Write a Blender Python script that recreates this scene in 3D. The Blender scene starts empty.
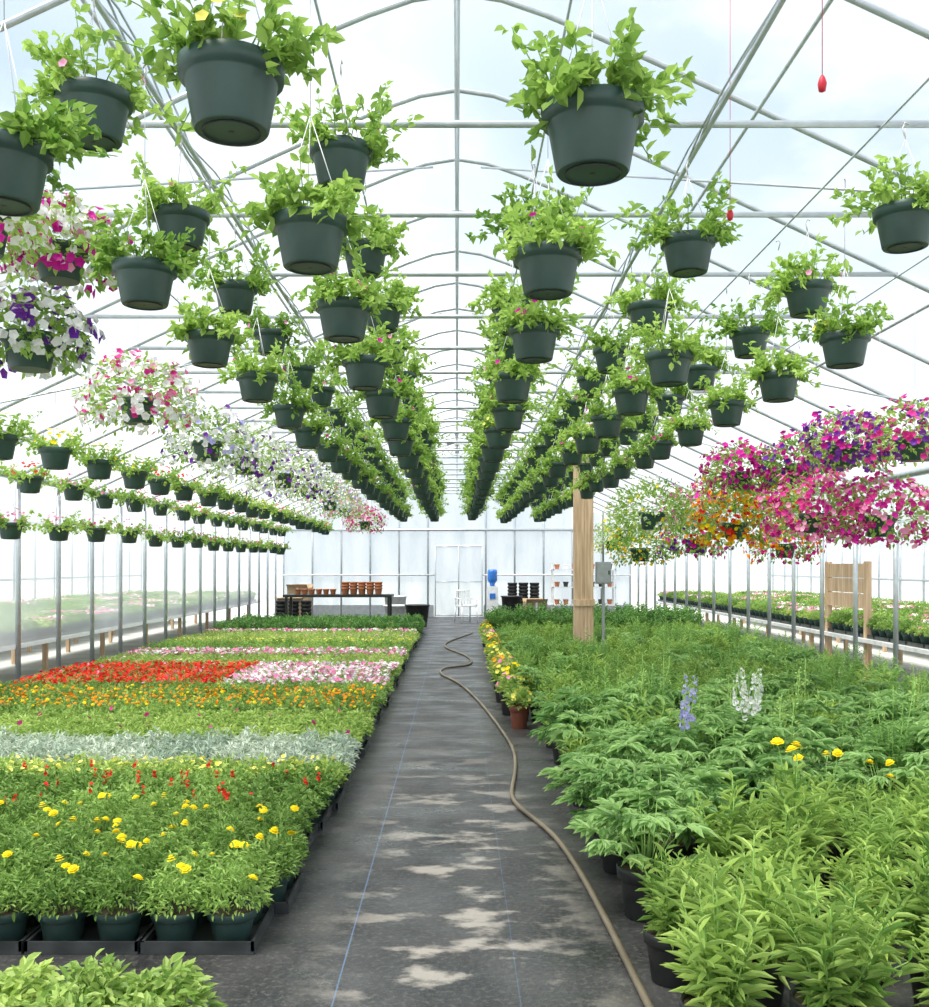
import bpy, math, random
import numpy as np
from mathutils import Vector
rng=np.random.default_rng(7); random.seed(7)
scene=bpy.context.scene
EYE=1.55

# ---------------------------------------------------------------- materials
def new_mat(name):
    m=bpy.data.materials.new(name); m.use_nodes=True
    nt=m.node_tree; nt.nodes.clear()
    out=nt.nodes.new('ShaderNodeOutputMaterial')
    return m,nt,out
def plain(name,col,rough=.5,metal=0.,var=.12,scale=12,spec=.5):
    m,nt,out=new_mat(name); n=nt.nodes; l=nt.links
    b=n.new('ShaderNodeBsdfPrincipled'); b.inputs['Roughness'].default_value=rough; b.inputs['Metallic'].default_value=metal
    b.inputs['Specular IOR Level'].default_value=spec
    tc=n.new('ShaderNodeTexCoord'); no=n.new('ShaderNodeTexNoise'); no.inputs['Scale'].default_value=scale; no.inputs['Detail'].default_value=4
    r=n.new('ShaderNodeValToRGB'); c=np.array(col)
    r.color_ramp.elements[0].position=.3; r.color_ramp.elements[1].position=.7
    r.color_ramp.elements[0].color=(*(c*(1-var)),1); r.color_ramp.elements[1].color=(*np.minimum(c*(1+var),1),1)
    l.new(tc.outputs['Object'],no.inputs['Vector']); l.new(no.outputs['Fac'],r.inputs['Fac']); l.new(r.outputs['Color'],b.inputs['Base Color'])
    l.new(b.outputs[0],out.inputs[0]); return m
def leafmat(name,ca,cb,trans=.35,rough=.45,spec=.35,cm=None):
    m,nt,out=new_mat(name); n=nt.nodes; l=nt.links
    g=n.new('ShaderNodeNewGeometry'); oi=n.new('ShaderNodeObjectInfo')
    ad=n.new('ShaderNodeMath'); ad.operation='MULTIPLY_ADD'; ad.inputs[1].default_value=.45
    l.new(oi.outputs['Random'],ad.inputs[0])
    sc=n.new('ShaderNodeMath'); sc.operation='MULTIPLY'; sc.inputs[1].default_value=.6
    l.new(g.outputs['Random Per Island'],sc.inputs[0]); l.new(sc.outputs[0],ad.inputs[2])
    r=n.new('ShaderNodeValToRGB'); r.color_ramp.elements[0].color=(*ca,1); r.color_ramp.elements[1].color=(*cb,1)
    l.new(ad.outputs[0],r.inputs['Fac'])
    b=n.new('ShaderNodeBsdfPrincipled'); b.inputs['Roughness'].default_value=rough; b.inputs['Specular IOR Level'].default_value=spec
    t=n.new('ShaderNodeBsdfTranslucent'); mx=n.new('ShaderNodeMixShader'); mx.inputs[0].default_value=trans
    l.new(r.outputs['Color'],b.inputs['Base Color']); l.new(r.outputs['Color'],t.inputs['Color'])
    l.new(b.outputs[0],mx.inputs[1]); l.new(t.outputs[0],mx.inputs[2]); l.new(mx.outputs[0],out.inputs[0]); return m

L_basket=leafmat('leaf_basket',(.11,.27,.03),(.56,.76,.20),.5)
L_mari=leafmat('leaf_marigold',(.08,.20,.03),(.44,.64,.18),.38)
L_light=leafmat('leaf_light',(.18,.34,.06),(.62,.76,.24),.4)
L_mid=leafmat('leaf_mid',(.11,.25,.04),(.45,.64,.18),.4)
L_dark=leafmat('leaf_dark',(.04,.15,.03),(.22,.42,.11),.3)
L_grey=leafmat('leaf_dusty',(.34,.46,.36),(.74,.80,.68),.25)
L_per=leafmat('leaf_perennial',(.08,.22,.03),(.60,.78,.22),.42)
L_fern=leafmat('leaf_fern',(.07,.22,.04),(.42,.66,.20),.4)
L_del=leafmat('leaf_delphinium',(.08,.24,.05),(.46,.68,.26),.42)
def fl(name,ca,cb): return leafmat('petal_'+name,ca,cb,.25,.6,.2)
F_yel=fl('yellow',(.92,.68,.0),(1,.82,.02)); F_yel2=fl('pale_yellow',(.85,.75,.1),(.95,.9,.3))
F_or=fl('orange',(.92,.28,.0),(1,.46,.02)); F_red=fl('red',(.72,.01,.01),(.95,.07,.04))
F_pink=fl('pink',(.78,.16,.42),(.95,.50,.68)); F_white=fl('white',(.80,.79,.82),(.98,.97,.97))
F_mag=fl('magenta',(.46,.0,.24),(.78,.04,.46)); F_pur=fl('purple',(.08,.01,.28),(.28,.06,.48))
F_lil=fl('lilac',(.42,.38,.85),(.72,.68,.95)); F_rose=fl('rose',(.55,.01,.20),(.85,.08,.40))
M_pot=plain('pot_green',(.035,.075,.065),.42,0,.2,8)
M_black=plain('pot_black',(.018,.02,.02),.45,0,.3)
M_tray=plain('tray_black',(.05,.055,.058),.4,0,.3)
M_terra=plain('terracotta',(.45,.16,.07),.7)
M_soil=plain('soil',(.06,.04,.025),.9,0,.4,40)
M_steel=plain('galvanised_steel',(.50,.55,.58),.38,.45,.1)
M_wire=plain('wire_grey',(.65,.67,.68),.4,.3)
M_stem=plain('stem_green',(.25,.45,.1),.6)
M_white=plain('white_plastic',(.8,.82,.83),.4)
M_blue=plain('blue_plastic',(.03,.18,.6),.3)
M_redp=plain('red_plastic',(.6,.02,.04),.4)
M_box=plain('grey_enamel',(.33,.36,.38),.4)
M_card=plain('cardboard',(.42,.30,.18),.8)
M_hose=plain('hose_rubber',(.17,.14,.095),.42,0,.4,2)
M_brown=plain('brown_pot',(.22,.07,.04),.45)

def woodmat():
    m,nt,out=new_mat('wood_timber'); n=nt.nodes;l=nt.links
    tc=n.new('ShaderNodeTexCoord'); mp=n.new('ShaderNodeMapping'); mp.inputs['Scale'].default_value=(14,14,.9)
    no=n.new('ShaderNodeTexNoise'); no.inputs['Scale'].default_value=2; no.inputs['Detail'].default_value=6
    r=n.new('ShaderNodeValToRGB'); r.color_ramp.elements[0].position=.3;r.color_ramp.elements[1].position=.72
    r.color_ramp.elements[0].color=(.46,.30,.18,1); r.color_ramp.elements[1].color=(.78,.58,.40,1)
    b=n.new('ShaderNodeBsdfPrincipled'); b.inputs['Roughness'].default_value=.7
    l.new(tc.outputs['Object'],mp.inputs[0]); l.new(mp.outputs[0],no.inputs['Vector']); l.new(no.outputs['Fac'],r.inputs[0]); l.new(r.outputs[0],b.inputs['Base Color']); l.new(b.outputs[0],out.inputs[0]); return m
M_wood=woodmat()

def filmmat(name,col,opac,opac2,scale=.5,stretch=(1,.35,1)):
    m,nt,out=new_mat(name); n=nt.nodes;l=nt.links
    tc=n.new('ShaderNodeTexCoord'); mp=n.new('ShaderNodeMapping'); mp.inputs['Scale'].default_value=stretch
    no=n.new('ShaderNodeTexNoise'); no.inputs['Scale'].default_value=scale; no.inputs['Detail'].default_value=5
    mr=n.new('ShaderNodeMapRange'); mr.inputs['From Min'].default_value=.35; mr.inputs['From Max'].default_value=.65
    mr.inputs['To Min'].default_value=opac; mr.inputs['To Max'].default_value=opac2
    tr=n.new('ShaderNodeBsdfTransparent'); tl=n.new('ShaderNodeBsdfTranslucent'); tl.inputs['Color'].default_value=(*col,1)
    df=n.new('ShaderNodeBsdfDiffuse'); df.inputs['Color'].default_value=(*col,1)
    a=n.new('ShaderNodeMixShader'); a.inputs[0].default_value=.35
    b=n.new('ShaderNodeMixShader')
    l.new(tc.outputs['Object'],mp.inputs[0]); l.new(mp.outputs[0],no.inputs['Vector']); l.new(no.outputs['Fac'],mr.inputs['Value'])
    l.new(tl.outputs[0],a.inputs[1]); l.new(df.outputs[0],a.inputs[2]); l.new(mr.outputs[0],b.inputs[0])
    l.new(tr.outputs[0],b.inputs[1]); l.new(a.outputs[0],b.inputs[2]); l.new(b.outputs[0],out.inputs[0]); return m
M_roof=filmmat('roof_poly_film',(.96,.98,1),.08,.25,.6)
M_wall=filmmat('wall_poly_film',(.88,.93,.98),.35,.6,1.2)
M_back=filmmat('back_poly_film',(.66,.73,.78),.6,.92,1.6,(1.6,1,.35))

def floormat():
    m,nt,out=new_mat('weed_mat_fabric'); n=nt.nodes;l=nt.links
    tc=n.new('ShaderNodeTexCoord'); sep=n.new('ShaderNodeSeparateXYZ'); l.new(tc.outputs['Object'],sep.inputs[0])
    def noise(sc,vec,det=5,rough=.55,loc=(0,0,0)):
        mp=n.new('ShaderNodeMapping'); mp.inputs['Scale'].default_value=vec; mp.inputs['Location'].default_value=loc
        no=n.new('ShaderNodeTexNoise'); no.inputs['Scale'].default_value=sc; no.inputs['Detail'].default_value=det; no.inputs['Roughness'].default_value=rough
        l.new(tc.outputs['Object'],mp.inputs[0]); l.new(mp.outputs[0],no.inputs['Vector']); return no.outputs['Fac']
    def mrange(v,a,b,c=0,d=1):
        r=n.new('ShaderNodeMapRange'); r.inputs['From Min'].default_value=a; r.inputs['From Max'].default_value=b
        r.inputs['To Min'].default_value=c; r.inputs['To Max'].default_value=d; l.new(v,r.inputs['Value']); return r.outputs[0]
    def math_(op,a,b=None):
        k=n.new('ShaderNodeMath'); k.operation=op
        for i,x in enumerate((a,b)):
            if x is None: continue
            if isinstance(x,(int,float)): k.inputs[i].default_value=x
            else: l.new(x,k.inputs[i])
        return k.outputs[0]
    def mixc(f,a,b):
        k=n.new('ShaderNodeMixRGB'); l.new(f,k.inputs[0])
        for i,x in ((1,a),(2,b)):
            if isinstance(x,tuple): k.inputs[i].default_value=(*x,1)
            else: l.new(x,k.inputs[i])
        return k.outputs[0]
    base=mixc(mrange(noise(3,(1,.5,1)),.35,.65),(.016,.017,.019),(.055,.055,.057))
    fine=mixc(mrange(noise(45,(1,1,1),6,.7),.5,.68,0,.45),base,(.20,.19,.17))
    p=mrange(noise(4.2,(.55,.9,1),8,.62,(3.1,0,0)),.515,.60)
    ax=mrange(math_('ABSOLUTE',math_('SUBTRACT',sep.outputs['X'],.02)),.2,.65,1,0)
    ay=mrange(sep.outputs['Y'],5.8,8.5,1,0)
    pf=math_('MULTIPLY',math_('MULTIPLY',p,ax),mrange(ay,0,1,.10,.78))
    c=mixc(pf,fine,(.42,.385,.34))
    wv=n.new('ShaderNodeTexWave'); wv.inputs['Scale'].default_value=60; wv.bands_direction='X'; l.new(tc.outputs['Object'],wv.inputs['Vector'])
    w=math_('ABSOLUTE',math_('SUBTRACT',sep.outputs['X'],-.44)); s1=math_('LESS_THAN',w,.003)
    w2=math_('ABSOLUTE',math_('SUBTRACT',sep.outputs['X'],.225)); s2=math_('MULTIPLY',math_('LESS_THAN',w2,.002),.5)
    c=mixc(math_('MULTIPLY',math_('MAXIMUM',s1,s2),.5),c,(.14,.25,.45))
    b=n.new('ShaderNodeBsdfPrincipled'); b.inputs['Specular IOR Level'].default_value=.6
    l.new(c,b.inputs['Base Color']); l.new(mrange(noise(3.1,(.5,1,1),7,.6),.38,.62,.27,.6),b.inputs['Roughness'])
    bp=n.new('ShaderNodeBump'); bp.inputs['Strength'].default_value=.4; bp.inputs['Distance'].default_value=.02
    l.new(noise(9,(1,1,1),8,.65),bp.inputs['Height'])
    bp2=n.new('ShaderNodeBump'); bp2.inputs['Strength'].default_value=.12; bp2.inputs['Distance'].default_value=.003
    l.new(wv.outputs['Fac'],bp2.inputs['Height']); l.new(bp.outputs[0],bp2.inputs['Normal']); l.new(bp2.outputs[0],b.inputs['Normal'])
    l.new(b.outputs[0],out.inputs[0]); return m
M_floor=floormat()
M_ground=plain('outdoor_gravel',(.55,.56,.52),.9,0,.2,1.5)

# ---------------------------------------------------------------- mesh builder
class MB:
    def __init__(s): s.v=[];s.n=0;s.f=[];s.m=[];s.s=[];s.mats=[]
    def mi(s,mat):
        if mat not in s.mats: s.mats.append(mat)
        return s.mats.index(mat)
    def add(s,V,F,mat,smooth=False):
        V=np.asarray(V,float).reshape(-1,3); i=s.mi(mat); o=s.n
        s.v.append(V); s.n+=len(V)
        F=(np.asarray(F)+o).tolist() if isinstance(F,np.ndarray) else [[a+o for a in f] for f in F]
        s.f+=F; s.m+=[i]*len(F); s.s+=[smooth]*len(F)
    def box(s,lo,hi,mat):
        x0,y0,z0=lo;x1,y1,z1=hi
        V=[(x0,y0,z0),(x1,y0,z0),(x1,y1,z0),(x0,y1,z0),(x0,y0,z1),(x1,y0,z1),(x1,y1,z1),(x0,y1,z1)]
        s.add(V,[[0,3,2,1],[4,5,6,7],[0,1,5,4],[1,2,6,5],[2,3,7,6],[3,0,4,7]],mat)
    def tube(s,pts,r,mat,seg=6,r2=None):
        pts=np.asarray(pts,float); n=len(pts); r2=r if r2 is None else r2
        V=[];up=np.array([0,0,1.])
        for i in range(n):
            t=pts[min(i+1,n-1)]-pts[max(i-1,0)]; t=t/(np.linalg.norm(t)+1e-9)
            a=np.cross(t,up if abs(t[2])<.95 else np.array([0,1.,0])); a/=np.linalg.norm(a)+1e-9; b=np.cross(a,t)
            rr=r+(r2-r)*i/max(n-1,1)
            for k in range(seg):
                q=2*math.pi*k/seg; V.append(pts[i]+rr*(math.cos(q)*a+math.sin(q)*b))
        F=[[i*seg+k,i*seg+(k+1)%seg,(i+1)*seg+(k+1)%seg,(i+1)*seg+k] for i in range(n-1) for k in range(seg)]
        F+= [list(range(seg))[::-1],[(n-1)*seg+k for k in range(seg)]]
        s.add(V,F,mat,True)
    def lathe(s,prof,mat,c=(0,0,0),seg=24,smooth=True,cap=True):
        V=[(c[0]+r*math.cos(2*math.pi*k/seg),c[1]+r*math.sin(2*math.pi*k/seg),c[2]+z) for r,z in prof for k in range(seg)]
        F=[[i*seg+k,i*seg+(k+1)%seg,(i+1)*seg+(k+1)%seg,(i+1)*seg+k] for i in range(len(prof)-1) for k in range(seg)]
        s.add(V,F,mat,smooth)
        if cap: s.add(V[:seg],[list(range(seg))[::-1]],mat)
    def leaves(s,P,D,L,W,mat,curl=.25,fold=.18,roll=.5):
        P=np.asarray(P,float);N=len(P)
        if N==0:return
        D=np.asarray(D,float); D=D/(np.linalg.norm(D,axis=1,keepdims=True)+1e-9)
        L=np.broadcast_to(L,(N,)).reshape(N,1); W=np.broadcast_to(W,(N,)).reshape(N,1)
        U=np.array([0,0,1.])+rng.normal(0,roll,(N,3))*.6
        S=np.cross(D,U); S/=np.linalg.norm(S,axis=1,keepdims=True)+1e-9; Nn=np.cross(S,D)
        cz=curl*L*Nn
        V=np.stack([P, P+D*L*.3+S*W*.44+Nn*W*fold, P+D*L*.66+S*W*.42+Nn*W*fold-cz*.35, P+D*L-cz,
                    P+D*L*.66-S*W*.42+Nn*W*fold-cz*.35, P+D*L*.3-S*W*.44+Nn*W*fold],1)
        i=np.arange(N)[:,None]*6
        s.add(V.reshape(-1,3),np.concatenate([i+np.array([[0,1,2,3]]),i+np.array([[0,3,4,5]])],0),mat)
    def discs(s,P,D,R,mat,depth=.35,lobes=5,notch=.8):
        P=np.asarray(P,float);N=len(P)
        if N==0:return
        D=np.asarray(D,float);D=D/(np.linalg.norm(D,axis=1,keepdims=True)+1e-9)
        R=np.broadcast_to(np.asarray(R).reshape(-1),(N,)).reshape(N,1)
        A=np.cross(D,rng.normal(0,1,(N,3))); A/=np.linalg.norm(A,axis=1,keepdims=True)+1e-9; B=np.cross(D,A)
        K=lobes*2; vs=[P-D*R*depth]
        for k in range(K):
            q=2*math.pi*k/K; rr=R*(1 if k%2==0 else notch); vs.append(P+rr*(math.cos(q)*A+math.sin(q)*B))
        V=np.stack(vs,1); i=np.arange(N)[:,None]*(K+1)
        F=np.concatenate([i+np.array([[0,1+k,1+(k+1)%K]]) for k in range(K)],0)
        s.add(V.reshape(-1,3),F,mat)
    def pompom(s,P,R,mat):
        P=np.asarray(P,float); R=np.asarray(R,float).reshape(-1,1)
        up=np.tile([0,0,1.],(len(P),1))+rng.normal(0,.3,P.shape)
        s.discs(P,up,R,mat,-.1,7,.82); s.discs(P+up*R*.25,up,R*.8,mat,-.3,6,.8); s.discs(P+up*R*.45,up,R*.55,mat,-.4,5,.8)
    def mesh(s,name):
        me=bpy.data.meshes.new(name); me.from_pydata(np.concatenate(s.v).tolist(),[],s.f)
        for m in s.mats: me.materials.append(m)
        me.polygons.foreach_set('material_index',s.m); me.polygons.foreach_set('use_smooth',s.s); me.update(); return me
def obj(name,me,loc=(0,0,0),rz=0,parent=None,sc=1):
    o=bpy.data.objects.new(name,me); o.location=loc; o.rotation_euler=(0,0,rz)
    if sc!=1: o.scale=(sc,)*3
    scene.collection.objects.link(o)
    if parent: o.parent=parent
    return o
def empty(name,loc=(0,0,0)):
    e=bpy.data.objects.new(name,None); e.location=loc; e.empty_display_size=.1; scene.collection.objects.link(e); return e
def sph(n,zmin=-1):
    v=rng.normal(0,1,(n*4,3)); v/=np.linalg.norm(v,axis=1,keepdims=True); v=v[v[:,2]>zmin][:n]; return v

# ---------------------------------------------------------------- shell
Y0,Y1=-2.55,30.0
def roofz(x): return 4.9-(math.sqrt(x*x+.1225)-.35)*.472
XS=[-5.2,-4.2,-3.2,-2.2,-1.5,-1.0,-.7,-.45,-.25,-.1,0,.1,.25,.45,.7,1.0,1.5,2.2,3.2,4.2,5.2]
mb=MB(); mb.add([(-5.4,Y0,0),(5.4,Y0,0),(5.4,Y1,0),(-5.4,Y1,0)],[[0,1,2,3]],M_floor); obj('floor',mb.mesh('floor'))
mb=MB(); mb.add([(-60,-30,-.02),(60,-30,-.02),(60,90,-.02),(-60,90,-.02)],[[0,1,2,3]],M_ground); obj('ground',mb.mesh('ground'))
mb=MB(); V=[];F=[]
for y in (Y0,Y1):
    for x in XS: V.append((x,y,roofz(x)+.04))
n=len(XS); F=[[i,i+1,n+i+1,n+i] for i in range(n-1)]
mb.add(V,F,M_roof,True); obj('ceiling',mb.mesh('ceiling'))
for nm,x,z0 in (('wall_left',-5.26,.55),('wall_right',5.26,1.75)):
    mb=MB(); mb.add([(x,Y0,z0),(x,Y1,z0),(x,Y1,2.62),(x,Y0,2.62)],[[0,1,2,3]],M_wall); obj(nm,mb.mesh(nm))
mb=MB(); yb=Y1
def quad(x0,x1,z0,z1): mb.add([(x0,yb,z0),(x1,yb,z0),(x1,yb,z1),(x0,yb,z1)],[[0,1,2,3]],M_back)
quad(-5.2,-.65,0,2.6); quad(.75,5.2,0,2.6); quad(-.65,.75,2.15,2.6)
V=[(x,yb,2.6) for x in XS]+[(x,yb,roofz(x)) for x in XS]; mb.add(V,[[i,i+1,n+i+1,n+i] for i in range(1,n-2)]+[[0,1,n+1],[n-2,n-1,2*n-2]],M_back)
for x in np.arange(-5.2,5.3,.866):
    if -.6<x<.7: continue
    mb.tube([(x,yb-.04,0),(x,yb-.04,roofz(x))],.03,M_steel)
mb.tube([(-5.2,yb-.05,2.6),(5.2,yb-.05,2.6)],.045,M_steel); mb.tube([(-5.2,yb-.05,1.25),(-.65,yb-.05,1.25)],.03,M_white); mb.tube([(.75,yb-.05,1.25),(5.2,yb-.05,1.25)],.03,M_white)
mb.box((-5.2,yb-.06,0),(-.7,yb-.02,.35),M_box); mb.box((.8,yb-.06,0),(5.2,yb-.02,.35),M_box)
obj('wall_back',mb.mesh('wall_back'))
mb=MB()
for a,b in ((-.65,.045),(.055,.75)):
    mb.add([(a,yb-.08,.02),(b,yb-.08,.02),(b,yb-.08,2.12),(a,yb-.08,2.12)],[[0,1,2,3]],M_back)
    for p,q in (((a,0.02),(a,2.13)),((b,0.02),(b,2.13)),((a,2.1),(b,2.1)),((a,.05),(b,.05)),((a,1.05),(b,1.05))):
        mb.tube([(p[0],yb-.1,p[1]),(q[0],yb-.1,q[1])],.014,M_steel)
obj('door_1',mb.mesh('door'))
mb=MB()
arch=[(-5.2,0,0.0),(-5.2,0,2.45)]+[(x,0,roofz(x)) for x in np.linspace(-5.2,5.2,41)]+[(5.2,0,2.45),(5.2,0,0.0)]
mb.tube(arch[:2],.032,M_steel,8); mb.tube(arch[-2:],.032,M_steel,8); mb.tube(arch[1:-1],.019,M_steel,8)
mb.tube([(-3.1,0,3.6),(3.1,0,3.6)],.018,M_steel,8)
mb.tube([(0,0,3.6),(0,0,4.9)],.007,M_steel,6)
fr=mb.mesh('greenhouse_frame')
for k in range(-5,21): obj('greenhouse_frame',fr,(0,4.65+1.2*k,0))
mb=MB()
mb.tube([(0,Y0,4.86),(0,Y1,4.86)],.020,M_steel,8)
for x in (-1.75,1.75,-3.4,3.4): mb.tube([(x,Y0,roofz(x)-.03),(x,Y1,roofz(x)-.03)],.013,M_steel,6)
for x in (-5.2,5.2): mb.tube([(x,Y0,2.6),(x,Y1,2.6)],.045,M_steel,8)
obj('roof_purlin_set',mb.mesh('roof_purlins'))
ROWX={'L1':-.51,'L2':-1.3,'L3':-2.15,'R1':.41,'R2':1.17,'R3':1.97,'R4':3.1}
for key,x in ROWX.items():
    mb=MB(); mb.tube([(x,Y0,3.58),(x,Y1,3.58)],.006 if key not in('L2','R2') else .014,M_steel,6)
    if key in('L2','R2'):
        for j in range(3):
            ys=np.arange(Y0,Y1,.3); ph=rng.uniform(0,6)
            mb.tube([(x+.03*math.sin(y*3.1+ph+j*2),y,3.61+.03*math.cos(y*2.6+ph+j*2)) for y in ys],.006,M_steel,4)
    obj('basket_support_rail',mb.mesh('rail'))
mb=MB()
for x,z in ((-3.3,3.22),(-4.4,2.85),(4.4,2.85)): mb.tube([(x,Y0,z),(x,Y1,z)],.014,M_steel,6)
for k in range(-5,21):
    y=4.65+1.2*k
    for x,z in ((-3.3,3.22),(-4.4,2.85),(4.4,2.85)): mb.tube([(x,y,z),(x,y,roofz(x))],.005,M_steel,4)
obj('side_basket_rail',mb.mesh('siderail'))
mb=MB()
for sx in (-1,1):
    for y in (3.45,8.25,13,18,23):
        mb.tube([(sx*5.1,y,2.62),(sx*.2,y+4.8,4.83)],.009,M_steel,5)
obj('roof_brace',mb.mesh('brace'))

# ---------------------------------------------------------------- baskets
def pot(mb,c,r,h,mat,rim=.1,seg=28,soil=True):
    rb=r*.72
    prof=[(rb*.96,0),(rb,h*.03),(r*.88,h*.70),(r*.9,h*.74),(r,h*.76),(r*1.02,h*.98),(r*.98,h),(r*.92,h*.93)]
    mb.lathe(prof,mat,c,seg)
    if soil: mb.lathe([(.001,0),(r*.94,0)],M_soil,(c[0],c[1],c[2]+h*.92),seg,cap=False)
def hanger(mb,top,r=.12,z0=.07):
    hk=min(z0+.36,top-.05)
    for k in range(3):
        q=2*math.pi*k/3+.4; mb.tube([(r*math.cos(q),r*math.sin(q),z0),(0,0,hk)],.0018,M_wire,4)
    mb.tube([(0,0,hk),(0,0,top)],.0018,M_wire,4)
    mb.tube([(.0,0,top-.04),(.012,0,top),(0,0,top+.022),(-.014,0,top+.01)],.004,M_wire,5)
def green_basket(top,nl=680,flowers=8,seed=0,fm=F_mag,hgt=1.,spread=1.07):
    mb=MB(); pot(mb,(0,0,-.085),.128,.165,M_pot)
    mb.lathe([(.07,0),(.072,.006),(.03,.008),(.001,.004)],M_black,(0,0,-.09),16,cap=False)
    hanger(mb,top)
    ns=40
    for i in range(ns):
        a=rng.uniform(0,2*math.pi); ln=rng.uniform(.07,.20)*spread; el=rng.uniform(.1,1.4)*hgt
        if rng.uniform()<.14: ln*=1.5
        p0=np.array([.08*math.cos(a),.08*math.sin(a),.065])
        d=np.array([math.cos(a)*math.cos(el),math.sin(a)*math.cos(el),math.sin(el)])
        dr=.09*(1-math.sin(el))
        ts=np.linspace(0,1,4); pts=[p0+d*ln*t+np.array([0,0,-dr*t*t]) for t in ts]
        mb.tube(pts,.0025,M_stem,4,.0015)
        k=nl//ns; t=rng.uniform(.1,1.02,k)**.7
        P=p0+np.outer(t*ln,d)+np.stack([0*t,0*t,-dr*t*t],1)+rng.normal(0,.008,(k,3))
        D=rng.normal(0,.9,(k,3))+d*.5+np.array([0,0,.15])
        L=rng.uniform(.024,.052,k); mb.leaves(P,D,L,L*rng.uniform(.5,.75,k),L_basket,.3,roll=.9)
    if flowers:
        v=sph(flowers,.0); mb.discs(v*[.18,.18,.15]+[0,0,.09],v+[0,0,.2],.018,fm)
    return mb.mesh('hanging_basket')
def petunia(top,mats,weights,R=.36,nf=230,nl=700,drop=.8,fr_=.028):
    mb=MB(); pot(mb,(0,0,-.095),.13,.17,M_pot); hanger(mb,top,z0=.07)
    v=sph(nl,-.65); rad=rng.uniform(.55,1.03,(len(v),1)); P=v*[R,R,R*drop]*rad+[0,0,.06]
    mb.leaves(P,v+rng.normal(0,.5,v.shape),rng.uniform(.035,.06,len(v)),rng.uniform(.018,.03,len(v)),L_basket,.25)
    v=sph(nf,-.6); lump=1+.12*np.sin(v[:,:1]*7+v[:,1:2]*5+v[:,2:]*6)
    P=v*[R,R,R*drop]*lump*rng.uniform(.9,1.12,(len(v),1))+[0,0,.06]; w=np.cumsum(np.array(weights)/sum(weights))
    f=.5+.5*np.sin(v[:,0]*5+1)*np.cos(v[:,2]*4+v[:,1]*4)
    sel=np.searchsorted(w,np.where(rng.uniform(0,1,len(v))<.6,rng.uniform(0,1,len(v)),np.clip(f,0,.999)))
    for i,m in enumerate(mats):
        q=sel==i; mb.discs(P[q],v[q]+rng.normal(0,.35,v[q].shape),rng.uniform(fr_*.75,fr_*1.15,q.sum()),m,.4)
    return mb.mesh('petunia_basket')
up=[green_basket(.42,fm=f,flowers=n_) for f,n_ in ((F_pink,2),(F_mag,0),(F_pink,3))]
lo=[green_basket(.88,fm=f,flowers=n_) for f,n_ in ((F_mag,3),(F_pink,0),(F_yel2,3),(F_mag,5))]
sideA=[green_basket(.78,400,20,fm=F_red,hgt=.7),green_basket(.78,400,18,fm=F_yel,hgt=.7)]
sideB=[green_basket(.48,400,20,fm=F_pink,hgt=.7),green_basket(.48,400,20,fm=F_red,hgt=.7)]
sideC=[green_basket(.93,400,20,fm=F_pink,hgt=.7),green_basket(.93,400,18,fm=F_rose,hgt=.7)]
def row(x,z,ds,var,jit=.03,s0=1.):
    for d in ds:
        j=rng.normal(0,jit*.6,2)
        obj('hanging_basket',random.choice(var),(x+np.clip(j[0],-.03,.03),d+j[1],z+rng.uniform(-.02,.02)),rng.uniform(0,6.28),None,s0*rng.uniform(.96,1.05))
R=np.arange
row(-.55,2.70,[2.45],lo); row(-.52,2.68,list(R(3.5,25,1.2)),lo,s0=1.05); row(-.48,3.16,R(4.1,24,1.2),up)
row(-1.3,2.68,R(2.9,25,1.17),lo); row(-1.3,3.13,R(3.5,24,1.2),up)
row(.39,2.71,R(2.75,25,1.25),lo,s0=1.05); row(.36,3.05,R(4.8,25,1.2),up)
row(1.18,2.66,R(5.6,25,1.2),lo); row(1.16,3.06,R(4.95,25,1.2),up)
row(1.98,2.66,R(5.1,25,1.12),lo); row(1.95,3.02,R(4.3,25,1.2),up)
row(-3.3,2.42,R(7.2,26,1.0),sideA); row(-4.4,2.36,R(9.1,26,1.15),sideB); row(-4.4,1.91,R(8.7,26,1.17),sideC)
W,PU,MG,PK,RD,YL,OR=F_white,F_pur,F_mag,F_pink,F_rose,F_yel,F_or
def pet(px,py,d,*a,**k):
    me=petunia(3.58-(EYE+(565-py)*d/1000),*a,**k)
    return obj('petunia_hanging_basket',me,((px-457)*d/1000,d,EYE+(565-py)*d/1000),rng.uniform(0,6))
pet(60,262,4.9,[W,MG,PK],[6,4,1],R=.29,nf=300)
pet(30,350,4.75,[W,PU],[7,3],R=.27,nf=300)
pet(-20,232,4.3,[W,MG],[5,3],R=.3)
pet(138,410,6.9,[W,RD,PK],[7,2,1],R=.38,nf=420)
pet(207,450,8.7,[W,PU,F_lil],[7,1,2],R=.38,nf=300)
pet(245,465,10.3,[W,PU],[6,1],R=.42,nf=320)
pet(283,480,12,[W,PU,F_lil],[5,2,2],R=.46,nf=320)
pet(308,490,14,[W,PU],[6,2],R=.46,nf=300); pet(330,505,17,[W,F_lil,PK],[5,3,2],R=.5,nf=300)
pet(365,525,21,[RD,PK],[5,2],R=.42,nf=260); pet(345,512,19,[PK,W],[5,3],R=.4)
pet(845,455,7.9,[PU,MG],[5,3],R=.34,nf=330)
pet(800,472,9.2,[MG,RD,PU],[5,2,2],R=.36,nf=220,nl=1000)
pet(740,480,9.6,[MG,RD],[8,1],R=.36,nf=250,nl=900)
pet(815,522,8.6,[MG,RD,PK],[3,4,3],R=.44,nf=480)
pet(880,525,8.0,[RD,MG,PK],[4,3,2],R=.42,nf=400); pet(915,448,7.2,[PU,RD],[4,4],R=.34)
pet(735,530,10.2,[OR,F_red,YL],[6,3,2],R=.44,nf=360,nl=1000,fr_=.027)
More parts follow.
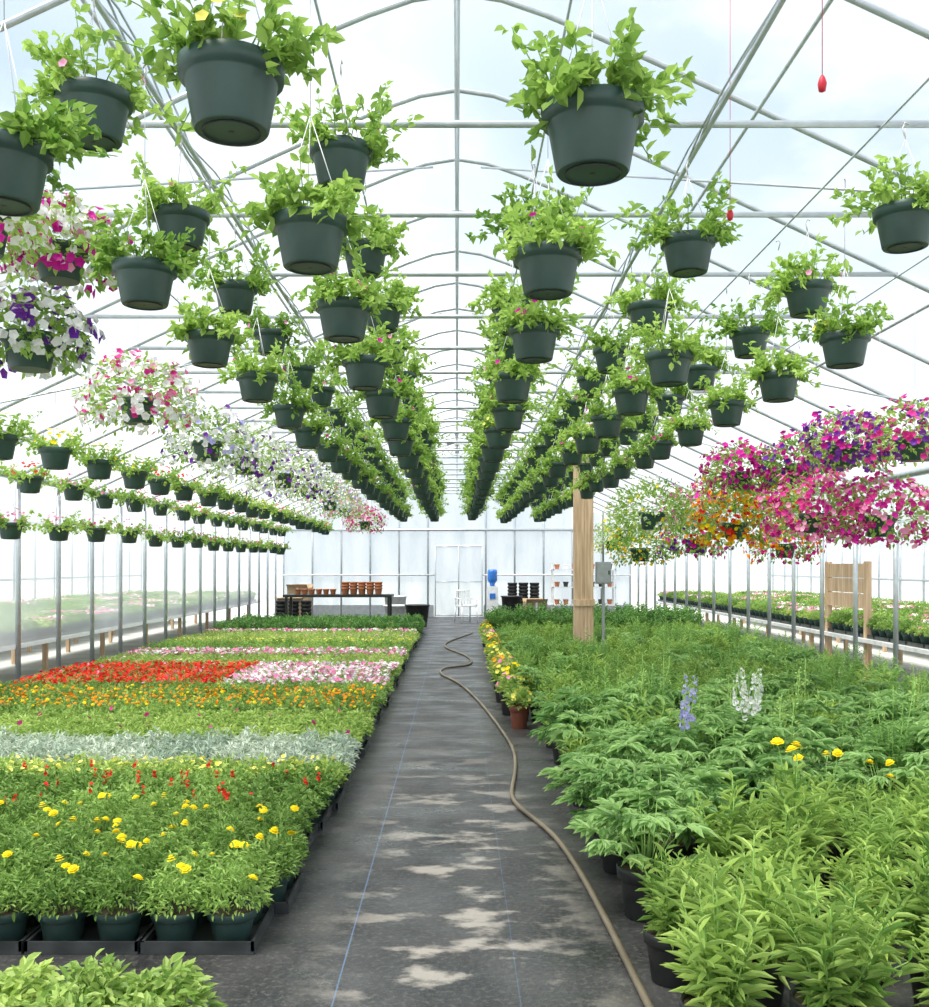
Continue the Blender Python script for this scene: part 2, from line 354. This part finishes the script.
pet(775,506,10.6,[OR,F_red,MG],[4,3,1],R=.36,nf=160,nl=1000)
pet(695,545,11.5,[MG,PU,OR],[4,3,2],R=.40,nf=240,nl=900)
pet(652,520,9.8,[W,YL],[5,1],R=.42,nf=110,nl=1100,fr_=.02)
pet(640,554,12.5,[YL,OR],[4,1],R=.38,nf=120,nl=900,fr_=.022)
pet(690,515,13,[MG,W],[4,2],R=.4); pet(625,535,15,[W,YL],[3,2],R=.42,nf=80,nl=700)
pet(612,545,18,[YL,W],[3,2],R=.42,nf=90,nl=600); pet(785,550,12,[RD,OR],[4,2],R=.4,nf=240)
pet(720,500,14,[MG,OR],[4,2],R=.42,nf=240)

# ---------------------------------------------------------------- flats of bedding plants
U=.46
def flat(leaf,fls,H=.2,nl=1500,ls=(.03,.05),lw=.45,pots=True,fr_=.02,spike=False,pom=False,spread=.135):
    mb=MB(); h=U/2-.005
    mb.box((-h,-h,.0),(h,h,.012),M_tray)
    for a,b in (((-h,-h),(h,-h+.012)),((-h,h-.012),(h,h)),((-h,-h),(-h+.012,h)),((h-.012,-h),(h,h))):
        mb.box((a[0],a[1],.012),(b[0],b[1],.05),M_tray)
    for cx in (-U/4,U/4):
        for cy in (-U/4,U/4):
            pot(mb,(cx,cy,.013),.1,.135,M_pot,seg=16)
            k=nl//4; hk=H*rng.uniform(.82,1.15); r=spread*np.sqrt(rng.uniform(0,1,k)); a=rng.uniform(0,6.283,k)
            top=hk*(1-.6*(r/spread)**2)*(1+.22*np.sin(a*3+cx*30))
            z=.13+top*rng.uniform(.1,1.,k)**.6+.005
            P=np.stack([cx+r*np.cos(a),cy+r*np.sin(a),z],1)
            D=np.stack([np.cos(a)*r/spread,np.sin(a)*r/spread,np.full(k,.35)],1)+rng.normal(0,.65,(k,3))
            ln=rng.uniform(ls[0],ls[1],k); mb.leaves(P,D,ln,ln*lw,leaf,.25)
            for j in range(5):
                q=rng.uniform(0,6.28); mb.tube([(cx,cy,.12),(cx+.06*math.cos(q),cy+.06*math.sin(q),.13+H*.7)],.003,M_stem,4)
    for m,cnt in fls:
        P=np.stack([rng.uniform(-h,h,cnt),rng.uniform(-h,h,cnt),.13+H*rng.uniform(.8,1.12,cnt)],1)
        if spike:
            for k in range(4): mb.discs(P+[0,0,.011*k]+rng.normal(0,.004,P.shape),rng.normal(0,1,P.shape)+[0,0,.5],.013,m)
        elif pom: 
            mb.pompom(P+[0,0,.015],rng.uniform(fr_*.8,fr_*1.15,cnt),m)
            for p in P: mb.tube([(p[0],p[1],p[2]-.07),p],.002,M_stem,4)
        else: mb.discs(P,rng.normal(0,.45,P.shape)+[0,-.25,1],rng.uniform(fr_*.8,fr_*1.2,cnt),m,.2)
    return mb.mesh('plant_flat')
def flats(leaf,fls,n=3,**k): return [flat(leaf,fls,**k) for _ in range(n)]
K={}
K['marigold']=flats(L_mari,[(F_yel,9)],3,nl=3000,ls=(.022,.042),lw=.34,fr_=.023,pom=True,H=.18)+flats(L_mari,[(F_yel,5)],2,nl=3000,ls=(.022,.042),lw=.34,fr_=.023,pom=True,H=.17)
K['salvia']=flats(L_mari,[(F_red,3)],2,nl=2000,ls=(.028,.045),spike=True,H=.15)+flats(L_mari,[(F_red,6)],1,nl=2000,ls=(.028,.045),spike=True,H=.15)
K['yellow_annual']=flats(L_light,[(F_yel2,40)],3,nl=1500,H=.13,fr_=.017)
K['dusty_miller']=flats(L_grey,[],3,nl=1200,ls=(.035,.06),lw=.3,H=.14)
K['begonia']=flats(L_light,[(F_rose,1)],2,nl=1400,H=.12,fr_=.024)+flats(L_light,[(F_mag,1)],1,nl=1400,H=.12,fr_=.022)
K['coleus']=flats(L_light,[],3,nl=1500,ls=(.035,.06),lw=.5,H=.14)
K['marigold_orange']=flats(L_mari,[(F_or,18),(F_yel,9)],3,nl=1300,ls=(.03,.05),H=.14,fr_=.019,pom=True)
K['impatiens_red']=flats(L_mid,[(F_red,90),(F_pink,6)],3,nl=800,H=.14,fr_=.024)
K['impatiens_pink']=flats(L_mid,[(F_pink,42),(F_white,42)],3,nl=700,H=.14,fr_=.025)
K['seedling']=flats(L_light,[(F_pink,6),(F_white,2)],3,nl=1200,H=.12)
K['impatiens_mix']=flats(L_mid,[(F_pink,36),(F_white,26),(F_rose,8)],3,nl=800,H=.13,fr_=.026)
K['green']=flats(L_mid,[],3,nl=1300,H=.15)
K['green_dark']=flats(L_dark,[(F_rose,1)],3,nl=1100,ls=(.045,.07),H=.24)
bands=[('marigold_bed','marigold',0,2),('red_salvia_bed','salvia',3,4),('yellow_annual_bed','yellow_annual',5,5),('dusty_miller_bed','dusty_miller',6,7),
('begonia_bed','begonia',8,10),('orange_marigold_bed','marigold_orange',11,13),('leafy_annual_bed','green',14,14),('impatiens_bed','impatiens',15,19),
('seedling_bed','seedling',20,22),('mixed_impatiens_bed','impatiens_mix',23,24),('leafy_annual_bed','green',25,27),('yellow_annual_bed','yellow_annual',28,29),('seedling_bed','seedling',30,33),('mixed_impatiens_bed','impatiens_mix',34,34),('shrub_seedling_bed','green_dark',35,41)]
for nm,kk,i0,i1 in bands:
    e=empty(nm,(0,0,0))
    for i in range(i0,i1+1):
        ox=rng.uniform(-.05,.02)
        for j in range(9):
            x=-.76-U/2-j*(U+.002)+ox; kind=kk
            if kk=='impatiens': kind='impatiens_red' if x<-2.65+rng.uniform(-.3,.3) else 'impatiens_pink'
            obj('plant_tray',random.choice(K[kind]),(x,3.97+U/2+i*(U+.003),0.001),random.choice([0,1.5708,3.1416,4.7124]),e)
e=empty('front_annual_bed')
for i in range(2):
    for j in range(6):
        obj('plant_tray',random.choice(K['coleus']),(-.80-U/2-j*(U+.002),2.32+U/2+i*(U+.003),.001),0,e)

# ---------------------------------------------------------------- perennials
def perennial(kind,H=.42,seed=0,leaf=None):
    mb=MB(); pot(mb,(0,0,0),.12,.22,M_black,seg=20)
    if kind in('lance','coreopsis','dark','fine','tall'):
        ns={'fine':26,'tall':14}.get(kind,20); leaf=leaf or (L_dark if kind=='dark' else L_fern if kind in('fine','tall') else L_per)
        for i in range(ns):
            a=rng.uniform(0,6.283); u=math.sqrt(rng.uniform(0,1)); hh=H*rng.uniform(.55,1.12)*(1-.35*u)
            p0=np.array([.05*math.cos(a)*u,.05*math.sin(a)*u,.18]); p1=np.array([.2*u*math.cos(a),.2*u*math.sin(a),.2+hh])
            ts=np.linspace(0,1,4); mb.tube([p0+(p1-p0)*t+np.array([0,0,.03*math.sin(t*3.1)]) for t in ts],.004,M_stem,4,.002)
            k=20 if kind!='tall' else 30; t=np.linspace(.12,1,k); q=np.arange(k)*2.4+a
            P=p0+np.outer(t,p1-p0)
            el=.1+.8*t
            D=np.stack([np.cos(q)*np.cos(el),np.sin(q)*np.cos(el),np.sin(el)],1)+rng.normal(0,.22,(k,3))
            L=rng.uniform(.06,.12,k) if kind in('lance','coreopsis') else rng.uniform(.05,.08,k) if kind=='dark' else rng.uniform(.035,.075,k)
            L=L*(1.1-.35*t)
            mb.leaves(P,D,L,L*(.22 if kind in('lance','coreopsis') else .42 if kind=='dark' else .26),leaf,.32,roll=.3)
        if kind=='coreopsis':
            for i in range(3):
                a=rng.uniform(0,6.283); r=rng.uniform(0,.17); p=np.array([r*math.cos(a),r*math.sin(a),.2+H*rng.uniform(1.05,1.3)])
                mb.tube([(r*.5*math.cos(a),r*.5*math.sin(a),.35),p],.0025,M_stem,4); mb.pompom([p],[.032],F_yel)
    else:
        ns=34
        for i in range(ns):
            a=rng.uniform(0,6.283); u=math.sqrt(rng.uniform(0.02,1)); hh=H*rng.uniform(.2,1.)*(1-.3*u)
            p0=np.array([.03*math.cos(a),.03*math.sin(a),.18]); p1=np.array([.23*u*math.cos(a),.23*u*math.sin(a),.2+hh])
            mb.tube([p0,(p0+p1)/2+[0,0,.03],p1],.0035,M_stem,4,.002)
            k=7; q=a+np.linspace(-2.0,2.0,k)
            tilt=rng.normal(0,.28,3)+[0,0,.05]
            D=np.stack([np.cos(q),np.sin(q),np.zeros(k)],1)+tilt+rng.normal(0,.05,(k,3))
            Lm=rng.uniform(.09,.16); L=Lm*(1-.35*np.abs(np.linspace(-1,1,k)))
            mb.leaves(np.tile(p1,(k,1)),D,L,L*.36,L_del,.30,roll=.1)
            sd=D*.8+np.roll(D,1,0)*.35; mb.leaves(p1+D/np.linalg.norm(D,axis=1,keepdims=True)*L[:,None]*.35,sd,L*.5,L*.2,L_del,.2,roll=.1)
        if kind!='palm':
            cols={'blue':F_lil,'white':F_white,'bud':L_light}[kind.split('_')[1]]
            for i in range(3):
                a=rng.uniform(0,6.28); r=.06; hh=rng.uniform(.16,.38)
                b=np.array([r*math.cos(a),r*math.sin(a),.25]); t=b+[rng.uniform(-.06,.06),rng.uniform(-.06,.06),H+hh-.15]
                mb.tube([b,t],.004,M_stem,5,.002)
                k=26; s_=rng.uniform(.55,1,k); q=rng.uniform(0,6.28,k); rr=.04*(1.3-s_)
                D=np.stack([np.cos(q),np.sin(q),np.full(k,.2)],1); P=b+np.outer(s_,t-b)+D*rr[:,None]
                if cols is L_light: mb.leaves(P,D+[0,0,.6],.03*(1.5-s_),.012,cols,.1)
                else: mb.discs(P,D,.026*(1.35-s_),cols,.25); mb.leaves(P,D+[0,0,.6],.02,.01,L_light,.1)
                P2=b+np.outer(rng.uniform(.05,.55,16),t-b); D2=rng.normal(0,1,(16,3)); D2[:,2]=.3; mb.leaves(P2,D2,.07,.022,L_del,.3)
    return mb.mesh('perennial')
PV={k+s:[perennial(k,h,leaf=lf) for _ in range(n_)] for k,s,h,n_,lf in (('lance','',.38,4,None),('lance','_g',.36,2,L_mid),('coreopsis','',.36,3,None),('fine','',.42,3,None),('tall','',.60,3,None),('dark','',.4,3,None),('palm','',.38,4,None),('d_blue','',.42,2,None),('d_white','',.42,2,None),('d_bud','',.46,2,None))}
beds={n_:empty(n_) for n_ in('coreopsis_bed','delphinium_bed','phlox_bed','shrub_bed')}
special=[(1.42,6.2,'d_blue'),(1.88,6.5,'d_white'),(2.02,6.9,'d_white')]
d=3.05; r_=0
while d<22.4:
    x=.83+(.15 if r_%2 else 0)
    while x<4.9:
        u=rng.uniform(); sc=rng.uniform(.74,1.16)
        if d<4.75+.35*(x>1.6):
            bed='coreopsis_bed'; kind='coreopsis' if (d>4.1 and u<.42) else 'lance_g' if (x>1.3 and u>.78) else 'lance'
            if x<1.0 and d>4.3: kind='palm'
            sc*=.95
        elif d<8.2:
            bed='delphinium_bed'; kind='palm'
            if x>1.15 and d>5.3: kind='d_bud' if u<.18 else 'lance' if u<.32 else 'tall' if u<.48 else 'fine' if u<.56 else 'palm'
            elif u<.25 and d>5.8: kind='lance'
            for sx_,sy_,sk in special:
                if abs(x-sx_)<.16 and abs(d-sy_)<.16: kind=sk; sc=1
        elif d<17.5:
            bed='phlox_bed'; kind=['lance','fine','palm','lance_g','tall'][int(u*4.8)]; sc*=.86 if d>10 else .97
        else:
            bed='shrub_bed'; kind='dark' if (d>19.5) else 'lance_g'; sc*=.85 if d<19.5 else 1.2
        if not (abs(x-2.0)<.35 and abs(d-16)<.3) and not(abs(x-2.34)<.25 and abs(d-16)<.25):
            obj('potted_perennial',random.choice(PV[kind]),(x+rng.uniform(-.03,.03),d+rng.uniform(-.02,.02),.001),rng.uniform(0,6.28),beds[bed],sc)
        x+=.34 if d<9 else .38
    d+=.34 if d<9 else .41; r_+=1
def small(potmat,fm,leaf=L_light):
    mb=MB(); pot(mb,(0,0,0),.085,.19,potmat,seg=20)
    v=sph(220,0); mb.leaves(v*[.11,.11,.14]*rng.uniform(.4,1,(len(v),1))+[0,0,.19],v+rng.normal(0,.4,v.shape)+[0,0,.3],.05,.025,leaf)
    v=sph(14,.15); mb.discs(v*[.12,.12,.16]+[0,0,.21],v,.024,fm); return mb.mesh('small_flower_pot')
sp=[small(M_black,F_yel2),small(M_brown,F_yel2),small(M_black,F_pink),small(M_black,F_yel),small(M_black,F_or)]
for i,(x,d,s_) in enumerate([(.59,9.5,1.15),(.63,9.95,1.3),(.54,10.35,1.2),(.62,10.8,1.35),(.52,11.3,1.25),(.60,11.8,1.3),(.53,12.3,1.2),(.60,12.9,1.2),(.53,13.5,1.1),(.59,14.2,1.2),(.54,15,1.1),(.59,15.8,1.2),(.57,16.8,1.2),(.58,17.8,1.2),(.56,19,1.2),(.59,20.2,1.2)]):
    obj('flowering_pot_plant',sp[[1,0,2,3,0,2,4,0,0,1,3,4,0,2,3,4][i]],(x,d,.001),i,None,s_)
# ---------------------------------------------------------------- hose
cu=bpy.data.curves.new('garden_hose','CURVE'); cu.dimensions='3D'; cu.bevel_depth=.015; cu.bevel_resolution=3
pts=[(.68,2.6),(.675,3.2),(.66,3.7),(.645,4.3),(.625,4.84),(.57,5.68),(.42,6.2),(.34,6.6),(.42,7.2),(.487,8.2),(.43,9.1),(.34,10.3),(.22,11.6),(.0,13.3),(-.26,14.0),(-.24,15.0),(.1,15.1),(.28,15.7),(.15,17.2),(-.2,18.2),(-.3,19.8),(.1,21.3),(.35,22.6)]
s=cu.splines.new('NURBS'); s.points.add(len(pts)-1); s.use_endpoint_u=True; s.order_u=4; s.resolution_u=8
for i,(x,y) in enumerate(pts): s.points[i].co=(x,y,.018,1)
cu.materials.append(M_hose); o=bpy.data.objects.new('garden_hose',cu); scene.collection.objects.link(o)

# ---------------------------------------------------------------- wooden post + box
mb=MB(); mb.box((-.15,-.1,0),(.0,.1,3.9),M_wood); mb.box((.005,-.1,0),(.15,.1,3.8),M_wood); mb.box((-.17,-.12,.9),(.17,-.1,1.0),M_wood)
obj('wooden_post',mb.mesh('post'),(2.02,16,0))
mb=MB(); mb.box((-.12,-.06,1.25),(.12,.06,1.6),M_box); mb.box((-.11,-.075,1.27),(.11,-.06,1.58),M_box); mb.tube([(0,0,1.6),(0,0,2.4)],.015,M_box); mb.box((-.02,-.03,.0),(.02,.03,1.25),M_box); mb.box((.07,-.085,1.4),(.09,-.075,1.46),M_black)
obj('electrical_box',mb.mesh('ebox'),(2.34,16,0))

# ---------------------------------------------------------------- far end furniture
mb=MB(); mb.box((-1.3,-.4,.78),(1.3,.4,.84),M_black); mb.box((-1.25,-.35,.25),(1.25,.35,.28),M_black)
for x in (-1.22,1.22):
    for y in (-.34,.34): mb.box((x-.03,y-.03,0),(x+.03,y+.03,.78),M_black)
tx,ty=-2.85,24.2
obj('potting_table',mb.mesh('table'),(tx,ty,0))
e=empty('terracotta_pot_stack',(tx,ty,.842))
mb=MB()
for i in range(5):
    for j in range(2):
        for k in range(3): pot(mb,(.15+i*.2,-.1+j*.2,k*.07),.09,.16,M_terra,seg=14,soil=False)
obj('stacked_pots',mb.mesh('pots'),(0,0,0),0,e)
mb=MB()
for i in range(6): pot(mb,(-1.0+i*.17,0,0),.08,.13,M_terra,seg=14,soil=False)
obj('pot_row',mb.mesh('pots2'),(0,0,0),0,e)
def bin_(name,mat,loc,r=.28,h=.5):
    mb=MB(); mb.lathe([(r*.8,0),(r,h*.95),(r*1.07,h*.95),(r*1.07,h),(r*.95,h),(r*.76,.03),(.001,.03)],mat,seg=24); obj(name,mb.mesh(name),loc)
bin_('black_bin',M_black,(-1.0,25.2,0),.3,.55); bin_('white_tub',M_white,(-1.55,26.2,0),.36,.5); bin_('white_tub',M_white,(-1.7,27.6,0),.3,.7); bin_('black_bin',M_black,(1.5,27.5,0),.28,.7)
def carton(loc,a,b,c,rz=0):
    mb=MB(); mb.box((-a,-b,0),(a,b,c),M_card); mb.box((-.03,-b-.004,.02),(.03,-b,c),M_white)
    mb.add([(-a,-b,c),(a,-b,c),(a,-b-.12,c+.1),(-a,-b-.12,c+.1)],[[0,1,2,3]],M_card); mb.add([(-a,b,c),(a,b,c),(a,b+.12,c+.1),(-a,b+.12,c+.1)],[[0,1,2,3]],M_card)
    obj('cardboard_box',mb.mesh('carton'),loc,rz)
carton((-4.6,27.5,0),.35,.25,.55,.2); carton((-4.5,28.6,0),.3,.25,.9,-.1); carton((2.2,28.2,0),.3,.25,.5,.1)
mb=MB()
for i in range(3):
    for k in range(9): pot(mb,(i*.32,0,k*.1),.14,.24,M_black,seg=14,soil=False)
obj('nursery_pot_stack',mb.mesh('potstack'),(1.6,28.9,0)); 
mb=MB()
for i in range(3):
    for k in range(5): pot(mb,(i*.32,0,k*.1),.14,.24,M_black,seg=14,soil=False)
obj('nursery_pot_stack',mb.mesh('potstack'),(-4.5,25.6,0))
mb=MB()
mb.box((-.23,-.23,.42),(.23,.23,.46),M_white)
for x in(-.21,.21):
    mb.tube([(x,-.21,.43),(x*1.1,-.25,0)],.02,M_white); mb.tube([(x,.21,.43),(x*1.1,.27,0)],.02,M_white); mb.tube([(x,.21,.44),(x,.28,.85)],.02,M_white); mb.tube([(x,-.21,.44),(x*1.1,-.2,.64),(x*1.1,.24,.64)],.018,M_white)
for x in np.linspace(-.17,.17,5): mb.box((x-.025,.23,.46),(x+.025,.26,.84),M_white)
mb.tube([(-.21,.28,.85),(.21,.28,.85)],.025,M_white)
obj('plastic_chair',mb.mesh('chair'),(.25,27.2,0),.4)
mb=MB(); mb.box((-.16,-.16,0),(.16,.16,.95),M_white); mb.box((-.08,-.18,.6),(.08,-.16,.75),M_blue); mb.lathe([(.07,.95),(.07,1.02),(.13,1.1),(.14,1.15),(.135,1.25),(.14,1.35),(.12,1.42),(.001,1.43)],M_blue,seg=20)
obj('water_cooler',mb.mesh('cooler'),(1.0,28.3,0))
mb=MB()
for z in (.4,.9,1.4):
    mb.box((-.9,-.25,z),(.9,.25,z+.03),M_white)
    for x in np.arange(-.75,.8,.25): pot(mb,(x,0,z+.032),.08,.14,random.choice([M_terra,M_black,M_white]),seg=12)
for x in (-.88,.88):
    for y in (-.23,.23): mb.box((x-.02,y-.02,0),(x+.02,y+.02,1.6),M_white)
obj('plant_shelf',mb.mesh('shelf'),(3.6,28.5,0))
mb=MB()
prof=[(.02,-.12),(.12,-.1),(.2,-.05),(.23,0),(.2,.05),(.12,.1),(.02,.12)]
for k in range(12):
    q=2*math.pi*k/12; mb.tube([(r*math.cos(q),z,r*math.sin(q)) for r,z in prof],.005,M_white,4)
mb.tube([(.23*math.cos(q),0,.23*math.sin(q)) for q in np.linspace(0,2*math.pi,25)],.01,M_white,5)
for k in range(4):
    q=math.pi/2*k; c_,s__=math.cos(q),math.sin(q)
    mb.add([(.03*c_,.01,.03*s__),(.19*c_-.05*s__,.03,.19*s__+.05*c_),(.2*c_+.04*s__,-.03,.2*s__-.04*c_)],[[0,1,2]],M_box)
mb.tube([(0,.04,-.0),(0,.16,0)],.05,M_white,10); mb.tube([(0,.1,.05),(0,.1,1.0)],.008,M_white,5)
obj('ceiling_fan',mb.mesh('fan'),(0,19.05,3.87))
for x,y,z in ((1.27,4.65,3.2),(1.26,3.45,3.23)):
    mb=MB(); mb.tube([(0,0,0),(0,0,roofz(x)-z)],.0016,M_redp,4); mb.lathe([(.001,-.05),(.012,-.045),(.016,-.02),(.01,0),(.004,.01),(.001,.012)],M_redp,seg=10,cap=False)
    obj('pull_cord',mb.mesh('cord'),(x,y,z))
# ---------------------------------------------------------------- outside, right and left
for sx,nm in ((1,'outdoor_plant_bench'),(-1,'outdoor_plant_bench')):
    for bx in (6.3,8.4):
        mb=MB(); mb.box((-.8,9,.5),(.8,28,.55),M_white)
        for y in np.arange(9.2,28,2.2):
            for x in(-.7,.7): mb.box((x-.03,y-.03,-.02),(x+.03,y+.03,.5),M_wood)
        b=obj(nm,mb.mesh('bench'),(sx*bx,0,0))
        for y in np.arange(9.3,27.8,.48):
            for x in (-.5,0,.5):
                obj('plant_tray',random.choice(K[random.choice(['green','impatiens_mix','green','seedling'])]),(x,y,.551),0,b)
for sx,nm in ((1,'neighbour_greenhouse'),(-1,'neighbour_greenhouse')):
    mb=MB(); x=sx*10.6
    mb.add([(x,2,0),(x,34,0),(x,34,2.6),(x,2,2.6)],[[0,1,2,3]],M_wall)
    for y in np.arange(2.2,34,1.2): mb.tube([(x-sx*.05,y,0),(x-sx*.05,y,2.6)],.03,M_steel)
    mb.tube([(x-sx*.05,2,2.6),(x-sx*.05,34,2.6)],.04,M_steel); mb.tube([(x-sx*.05,2,1.2),(x-sx*.05,34,1.2)],.03,M_steel)
    obj(nm,mb.mesh(nm))
mb=MB()
for i in range(3): mb.box((-.02,.02,.95+i*.21),(.02,1.5,.95+i*.21+.2),M_wood)
mb.box((-.04,0,-.02),(.04,.08,1.6),M_wood); mb.box((-.04,1.44,-.02),(.04,1.52,1.6),M_wood)
obj('wooden_fence_panel',mb.mesh('gate'),(5.6,13.6,0))

# ---------------------------------------------------------------- light
w=bpy.data.worlds.new('World'); scene.world=w; w.use_nodes=True; nt=w.node_tree; n=nt.nodes; l=nt.links; n.clear()
out=n.new('ShaderNodeOutputWorld'); bg=n.new('ShaderNodeBackground'); tc=n.new('ShaderNodeTexCoord'); sep=n.new('ShaderNodeSeparateXYZ')
l.new(tc.outputs['Generated'],sep.inputs[0])
r=n.new('ShaderNodeValToRGB'); r.color_ramp.elements[0].position=.0; r.color_ramp.elements[0].color=(.87,.90,.92,1)
r.color_ramp.elements[1].position=.42; r.color_ramp.elements[1].color=(.42,.55,.73,1)
for p_,c_ in ((.12,(.82,.87,.91,1)),(.26,(.58,.69,.83,1)),(.75,(.88,.90,.93,1))):
    e1=r.color_ramp.elements.new(p_); e1.color=c_
l.new(sep.outputs['Z'],r.inputs[0])
mp=n.new('ShaderNodeMapping'); mp.inputs['Scale'].default_value=(1,1,2.2); no=n.new('ShaderNodeTexNoise'); no.inputs['Scale'].default_value=3.2; no.inputs['Detail'].default_value=7; no.inputs['Roughness'].default_value=.55
l.new(tc.outputs['Generated'],mp.inputs[0]); l.new(mp.outputs[0],no.inputs['Vector'])
mr=n.new('ShaderNodeMapRange'); mr.inputs['From Min'].default_value=.46; mr.inputs['From Max'].default_value=.68; mr.inputs['To Max'].default_value=.85; l.new(no.outputs['Fac'],mr.inputs['Value'])
mx=n.new('ShaderNodeMixRGB'); mx.inputs[2].default_value=(.88,.90,.92,1); l.new(mr.outputs[0],mx.inputs[0]); l.new(r.outputs[0],mx.inputs[1])
l.new(mx.outputs[0],bg.inputs['Color']); bg.inputs['Strength'].default_value=1.1; l.new(bg.outputs[0],out.inputs[0])
su=bpy.data.lights.new('sun','SUN'); su.energy=4.6; su.angle=.55; su.color=(1,.955,.86); so=bpy.data.objects.new('sun',su); scene.collection.objects.link(so)
so.rotation_euler=Vector((.35,.25,-1)).to_track_quat('-Z','Y').to_euler()

# ---------------------------------------------------------------- camera
cam=bpy.data.cameras.new('camera'); co=bpy.data.objects.new('camera',cam); scene.collection.objects.link(co)
co.location=(0,0,EYE); co.rotation_euler=(math.pi/2,0,0); cam.sensor_fit='AUTO'; cam.sensor_width=36; cam.lens=36*1000/1007
cam.shift_x=7.5/1007; cam.shift_y=61.5/1007; cam.clip_start=.05; cam.clip_end=300
scene.camera=co
scene.view_settings.view_transform='Standard'; scene.view_settings.look='None'; scene.view_settings.exposure=.36
